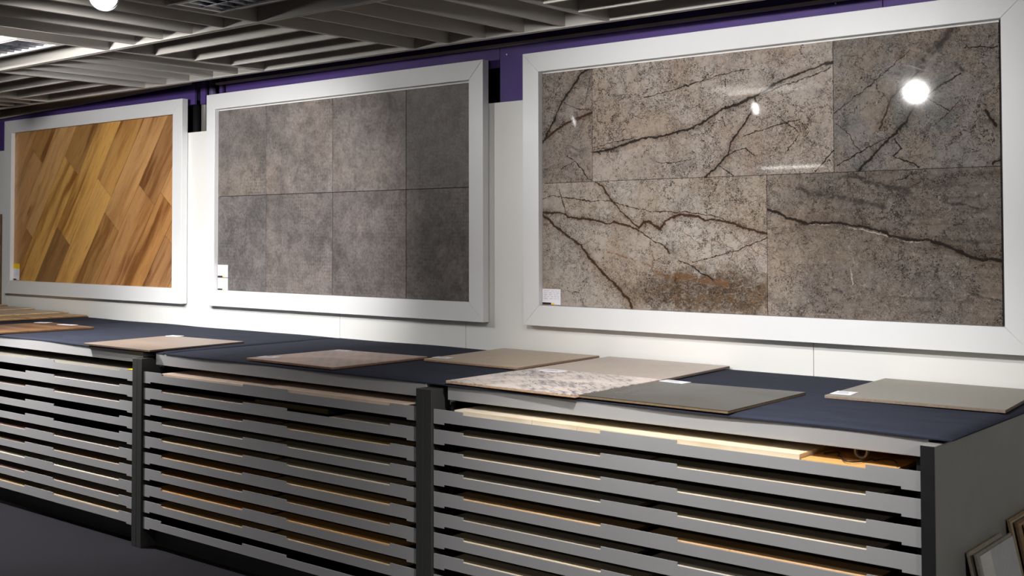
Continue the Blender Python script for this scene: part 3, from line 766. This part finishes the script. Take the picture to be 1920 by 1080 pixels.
def slip(x, y, w, d, label, z, rot=0):
    th = thing('paper_slip', (x, y, z), label, 'label', 'paper slips on the samples')
    part('paper', prism(BM(), quad(x-w/2, y-d/2, x+w/2, y+d/2, rot), 'z', z, z+.0012), M['card'], th)
    b = BM()
    for k in range(3):
        prism(b, quad(x-w*.35, y-d*.25+k*d*.22, x+w*.3-k*w*.1, y-d*.25+k*d*.22+d*.07, rot), 'z', z+.0012, z+.0015)
    part('print', b, M['ink'], th)
slab('sample_tile', [(-2.722, -1.150), (-2.095, -1.155), (-2.128, -.553), (-2.768, -.598)], TZ, .009, M['sample'], M['body'], 'taupe grey sample tile overhanging the first dark post', (148, 134, 124), (84, 70, 62))
slip(-2.715, -.59, .09, .055, 'white slip on the back corner of the taupe tile', TZ+.009, 12)
slab('sample_tile', [(-1.412, -1.082), (-.795, -1.098), (-.790, -.512), (-1.378, -.545)], TZ, .010, M['worn'], M['body'], 'pinkish sample tile with a worn pattern on the middle cabinet', (1, 1, 1), (140, 108, 90))
slip(-1.355, -.995, .10, .06, 'white slip on the front corner of the pinkish tile', TZ+.010, 8)
slip(-1.32, -.565, .08, .04, 'white slip on the back corner of the pinkish tile', TZ+.010, 5)
slab('sample_tile', [(-.735, -.590), (-.168, -.595), (-.182, .030), (-.775, .030)], TZ, .010, M['sample'], M['body'], 'beige sample tile against the wall on the middle cabinet', (194, 176, 154), (160, 130, 108))
slip(-.70, -.50, .09, .05, 'white slip on the beige tile by the wall', TZ+.010, 5)
slab('sample_tile', [(-.098, -1.122), (.549, -1.140), (.545, -.560), (-.100, -.545)], TZ, .010, M['decor'], M['body'], 'white sample tile printed with a blue leaf pattern', (1, 1, 1), (196, 164, 134))
slab('sample_tile', [(-.100, -.543), (.545, -.558), (.515, .030), (-.125, .032)], TZ, .010, M['sample'], M['body'], 'pale grey sample tile behind the blue patterned tile', (192, 179, 170), (120, 108, 102))
slip(.03, -.60, .11, .06, 'white slip at the back of the blue patterned tile', TZ+.010, 4)
slab('sample_tile', [(.553, -1.120), (1.158, -1.126), (1.150, -.545), (.562, -.585)], TZ, .009, M['sample_gloss'], M['body'], 'dark olive grey sample tile at the front of the right cabinet', (62, 61, 56), (128, 108, 84))
slip(.62, -.585, .115, .055, 'white slip on the back corner of the dark olive tile', TZ+.009, -6)
slab('sample_tile', [(1.240, -.582), (1.850, -.548), (1.800, .030), (1.212, .030)], TZ, .010, M['sample'], M['body'], 'olive grey sample tile at the right end by the wall', (140, 137, 127), (140, 122, 108))
slip(1.272, -.488, .075, .085, 'white slip on the corner of the olive tile', TZ+.010, 6)
# wooden sample boards at the far left
def board(name, pts, z, th, col, label):
    cx = sum(p[0] for p in pts)/4; cy = sum(p[1] for p in pts)/4
    t = thing(name, (cx, cy, z), label, 'board', 'wooden sample boards at the left')
    part('board_core', prism(BM(), pts, 'z', z, z+th*.6), M['body'], t, color=lin(int(col[0]*.72), int(col[1]*.68), int(col[2]*.62)))
    part('board_face', prism(BM(), pts, 'z', z+th*.6, z+th, .0006), M['wood_flat'], t, color=lin(*col))
    return t
board('sample_board', [(-4.34, -1.10), (-3.735, -1.105), (-3.672, -.530), (-4.30, -.50)], TZ, .011, (136, 103, 76), 'brown wooden sample board nearest the cabinet front on the left')
slip(-4.27, -.545, .10, .06, 'white slip on the brown board, left of two', TZ+.011, 20)
slip(-3.965, -.545, .14, .05, 'white slip on the brown board, right of two', TZ+.011, 10)
board('sample_board', [(-5.40, -.62), (-4.775, -.60), (-4.715, .030), (-5.36, .028)], TZ, .012, (206, 170, 126), 'pale tan sample board lowest in the left stack')
board('sample_board', [(-5.70, -.56), (-5.03, -.50), (-4.97, .028), (-5.66, .025)], TZ+.0125, .011, (222, 200, 164), 'cream sample board lying on the pale tan one')
board('sample_board', [(-6.05, -.45), (-5.50, -.38), (-5.44, .020), (-6.02, .024)], TZ+.024, .010, (214, 196, 168), 'off-white sample board upper in the left stack')
board('sample_board', [(-6.12, -.30), (-5.90, -.26), (-5.86, .018), (-6.10, .018)], TZ+.0345, .012, (200, 168, 124), 'tan sample board topmost at the left edge')

# ---- sample tiles lying in the drawers
ORD = ['top', 'second', 'third', 'fourth', 'fifth', 'sixth', 'seventh', 'eighth', 'ninth', 'bottom']
CN = {'l': 'left', 'm': 'middle', 'r': 'right'}
def words(c):
    r, g, b = c
    if r > 215: return 'cream' if b < r-18 else 'white'
    if r-b > 75: return 'orange tan'
    if r-b > 45: return 'tan'
    if r < 100: return 'dark brown'
    if abs(r-b) < 16: return 'grey'
    return 'pale beige' if r > 180 else 'taupe'
OPEN = {'L': (.160, .794), 'R': (1.116, 1.756)}
used_labels = {}
def insert(cab, k, a, b, col, dz=-.0015, y=YF+.006, depth=.24, lab=None):
    D0, L = CAB[cab]
    z = ZD-PITCH_D*k
    ztop = z-.0115+(dz if dz > .006 else dz-.0022)
    side = 'left half' if b < .96 else ('right half' if a > .95 else 'full width')
    txt = lab or '%s tile in the %s drawer of the %s cabinet, %s' % (words(col), ORD[k], CN[cab], side)
    n = used_labels.get(txt, 0); used_labels[txt] = n+1
    if n: txt = txt+', '+['', 'right of pair', 'third along'][n]
    b_ = bx(D0+a, D0+b, y, y+depth, z-.0235, ztop, .0006)
    return solo('drawer_tile', b_, M['glaze'], (D0+(a+b)/2, y+depth/2, z-.0235), txt, 'tile', 'sample tiles in the drawers', lin(*col))
CR, TA, OR = (232, 214, 188), (198, 160, 116), (204, 150, 92)
def pair(cab, k, colL, colR, dzL=-.0015, dzR=-.0015, splitL=None, splitR=None):
    if colL:
        a, b = OPEN['L'] if splitL is None else (.064, splitL)
        insert(cab, k, a-.09 if splitL is None else a, b+.12 if splitL is None else b-.001, colL, dzL)
        if splitL: insert(cab, k, splitL+.001, .95, colL, dzL)
    if colR:
        a, b = OPEN['R']
        if splitR: insert(cab, k, .97, splitR-.001, colR, dzR); insert(cab, k, splitR+.001, 1.79, colR, dzR)
        else: insert(cab, k, .98, 1.79, colR, dzR)
# right cabinet
insert('r', 0, .105, .488, (238, 224, 202), .016, depth=.36); insert('r', 0, .490, .693, (238, 222, 196), .016, depth=.36)
insert('r', 0, .695, 1.548, (236, 218, 188), .0155, depth=.36, lab='cream sample board beside the plywood in the top drawer of the right cabinet')
ply = insert('r', 0, 1.552, 1.84, (222, 170, 104), .004, depth=.4, lab='orange plywood board under the tape roll in the top right drawer'); ply.name = 'plywood_board'
pair('r', 1, CR, CR, .002, .0025, .668, 1.30)
pair('r', 2, CR, (222, 206, 184), .002, .002, .668, 1.31)
pair('r', 3, (230, 218, 200), CR, .0025, .003, None, 1.305)
pair('r', 4, (224, 184, 140), (226, 184, 138), .0025, .003, None, 1.30)
pair('r', 5, (214, 200, 178), (220, 210, 196), .001, .002)
pair('r', 6, (236, 218, 188), (120, 92, 66), .0045, -.006, .665)
pair('r', 7, CR, CR, .003, .003)
pair('r', 8, TA, CR); pair('r', 9, CR, TA)
# middle cabinet
insert('m', 0, .13, .96, (216, 194, 178), .009, depth=.36); insert('m', 0, .963, 1.84, (220, 198, 180), .0135, depth=.36)
insert('m', 1, .07, .93, (190, 168, 150), .001, depth=.09); insert('m', 1, .76, 1.27, (120, 108, 78), .010, y=YF+.10, lab='olive sample tile deep in the second drawer of the middle cabinet'); insert('m', 1, 1.38, 1.80, (190, 176, 160), .0005)
pair('m', 2, (196, 160, 140), (204, 176, 130), .0015, .002)
pair('m', 3, (206, 190, 174), (216, 204, 180), .002, .0025)
pair('m', 4, (218, 190, 152), (224, 208, 180), .0035, .0035)
pair('m', 5, (204, 158, 112), (222, 186, 134), .003, .004)
pair('m', 6, (180, 136, 100), (184, 146, 104), .002, .002)
pair('m', 7, (222, 162, 100), (220, 166, 102), .0035, .004)
pair('m', 8, (210, 168, 122), (212, 172, 122), .003, .003)
# left cabinet
insert('l', 0, .07, .94, (138, 134, 124), .004, depth=.34, lab='veined olive grey tile in the top drawer of the left cabinet, left half'); insert('l', 0, .96, 1.84, (140, 136, 126), .004, depth=.34, lab='veined olive grey tile in the top drawer of the left cabinet, right half')
pair('l', 1, None, (208, 200, 194), .001, .002)
pair('l', 2, (180, 160, 150), (206, 190, 178), .001, .002)
pair('l', 5, (180, 150, 140), (200, 184, 172), .0015, .002)
pair('l', 6, (150, 130, 116), (196, 166, 138), .001, .0025)
pair('l', 7, (226, 212, 192), (236, 224, 206), .0035, .004)
pair('l', 8, (178, 150, 140), (204, 178, 162), .0015, .002)
pair('l', 9, (212, 180, 142), (222, 198, 162), .0035, .005)
# yellow sticker, tape roll and cable
D0, L = CAB['l']
st = thing('yellow_sticker', (D0+L-.03, YF+.01, ZD+.001), 'small yellow sticker on the top drawer beside the first dark post', 'sticker')
part('sticker_sheet', bx(D0+L-.06, D0+L-.004, YF-.001, YF+.03, ZD-.001, ZD+.0015), M['yellow'], st)
D0, L = CAB['r']
zt0 = ZD-.0075
tr_ = thing('tape_roll', (D0+1.70, YF+.12, zt0), 'clear tape roll standing on the plywood in the top right drawer', 'tape roll')
b = BM(); n = 24
ring = []
for k in range(n):
    a = 2*math.pi*k/n
    ring.append([b.verts.new((D0+1.70+math.cos(a)*r_, YF+.12+s_, zt0+.022+math.sin(a)*r_)) for r_, s_ in ((.022, -.008), (.022, .008), (.016, .008), (.016, -.008))])
for k in range(n):
    A, B = ring[k], ring[(k+1) % n]
    for q in range(4): b.faces.new((A[q], A[(q+1) % 4], B[(q+1) % 4], B[q]))
part('tape_ring', b, M['tape'], tr_)
pts = []
for k in range(40):
    q = k/39
    pts.append((D0+1.58+.24*q+.012*math.sin(q*14), YF+.085+.045*math.sin(q*9+.6)+.018*math.sin(q*23), zt0+.003+.002*math.sin(q*17)**2))
solo('cable', tube(BM(), pts, .0022, 6), M['cable'], (D0+1.7, YF+.05, zt0), 'thin black cable curled on the plywood in the top right drawer', 'cable')

# ---- flooring samples leaning on the grey end panel
def lean(name, y0, y1, h, xb, xt, th, face, core, label, stripe=None):
    """a board leaning against the end panel: foot at x=xb, top at x=xt"""
    d = Vector((xt-xb, 0, math.sqrt(h*h-(xt-xb)**2))).normalized(); nrm = Vector((d.z, 0, -d.x))
    t = thing(name, (xb, (y0+y1)/2, 0), label, 'board', 'flooring samples leaning on the cabinet end')
    def slabm(ya, yb, a, b_, s0, s1):
        m = BM(); vs = []
        for s_ in (s0, s1):
            for y in (ya, yb):
                for q in (a, b_):
                    p = Vector((xb, y, 0))+d*s_+nrm*q; vs.append(m.verts.new(p))
        for f in ((0, 1, 3, 2), (4, 6, 7, 5), (0, 4, 5, 1), (2, 3, 7, 6), (0, 2, 6, 4), (1, 5, 7, 3)): m.faces.new([vs[i] for i in f])
        return m
    part('board_core', slabm(y0, y1, 0, th*.55, .004, h), M['body'], t, color=lin(*core))
    part('board_face', slabm(y0+.008, y1-.008, th*.55, th, .004, h-.008), M['sample'], t, color=lin(*face))
    if stripe: part('printed_stripe', slabm(y0+.008, y0+.10, th, th+.0006, .004, h-.008), M['sample'], t, color=lin(*stripe), label='pale mottled stripe')
lean('flooring_sample', -.945, -.640, .625, 1.985, 1.853, .012, (188, 186, 184), (160, 152, 138), 'beige edged flooring sample leaning flat on the grey cabinet end')
lean('flooring_sample', -.948, -.622, .625, 2.012, 1.876, .014, (182, 184, 188), (150, 146, 138), 'light grey flooring sample leaning in front, with a pale stripe', (206, 206, 204))
lean('flooring_sample', -.560, -.25, .650, 1.985, 1.852, .012, (196, 184, 160), (150, 128, 100), 'cream flooring sample leaning at the right edge, rearmost')
lean('flooring_sample', -.555, -.25, .645, 2.008, 1.874, .012, (170, 146, 118), (128, 106, 84), 'brown edged flooring sample at the right edge, middle of three')
lean('flooring_sample', -.535, -.25, .636, 2.030, 1.896, .012, (226, 222, 216), (140, 118, 96), 'white flooring sample at the right edge, foremost of three')
# ---- narrow sample hanging on the wall at the picture's left edge
hs = thing('wall_sample', (-6.06, .04, .99), 'narrow brown sample hung on the white wall at the left edge', 'board')
part('board_face', bx(-6.11, -6.022, .032, .040, .99, 1.735, .001), M['wood_flat'], hs, color=lin(120, 96, 74))
part('board_core', bx(-6.11, -6.022, .040, .0495, .99, 1.735), M['body'], hs, color=lin(96, 78, 62))
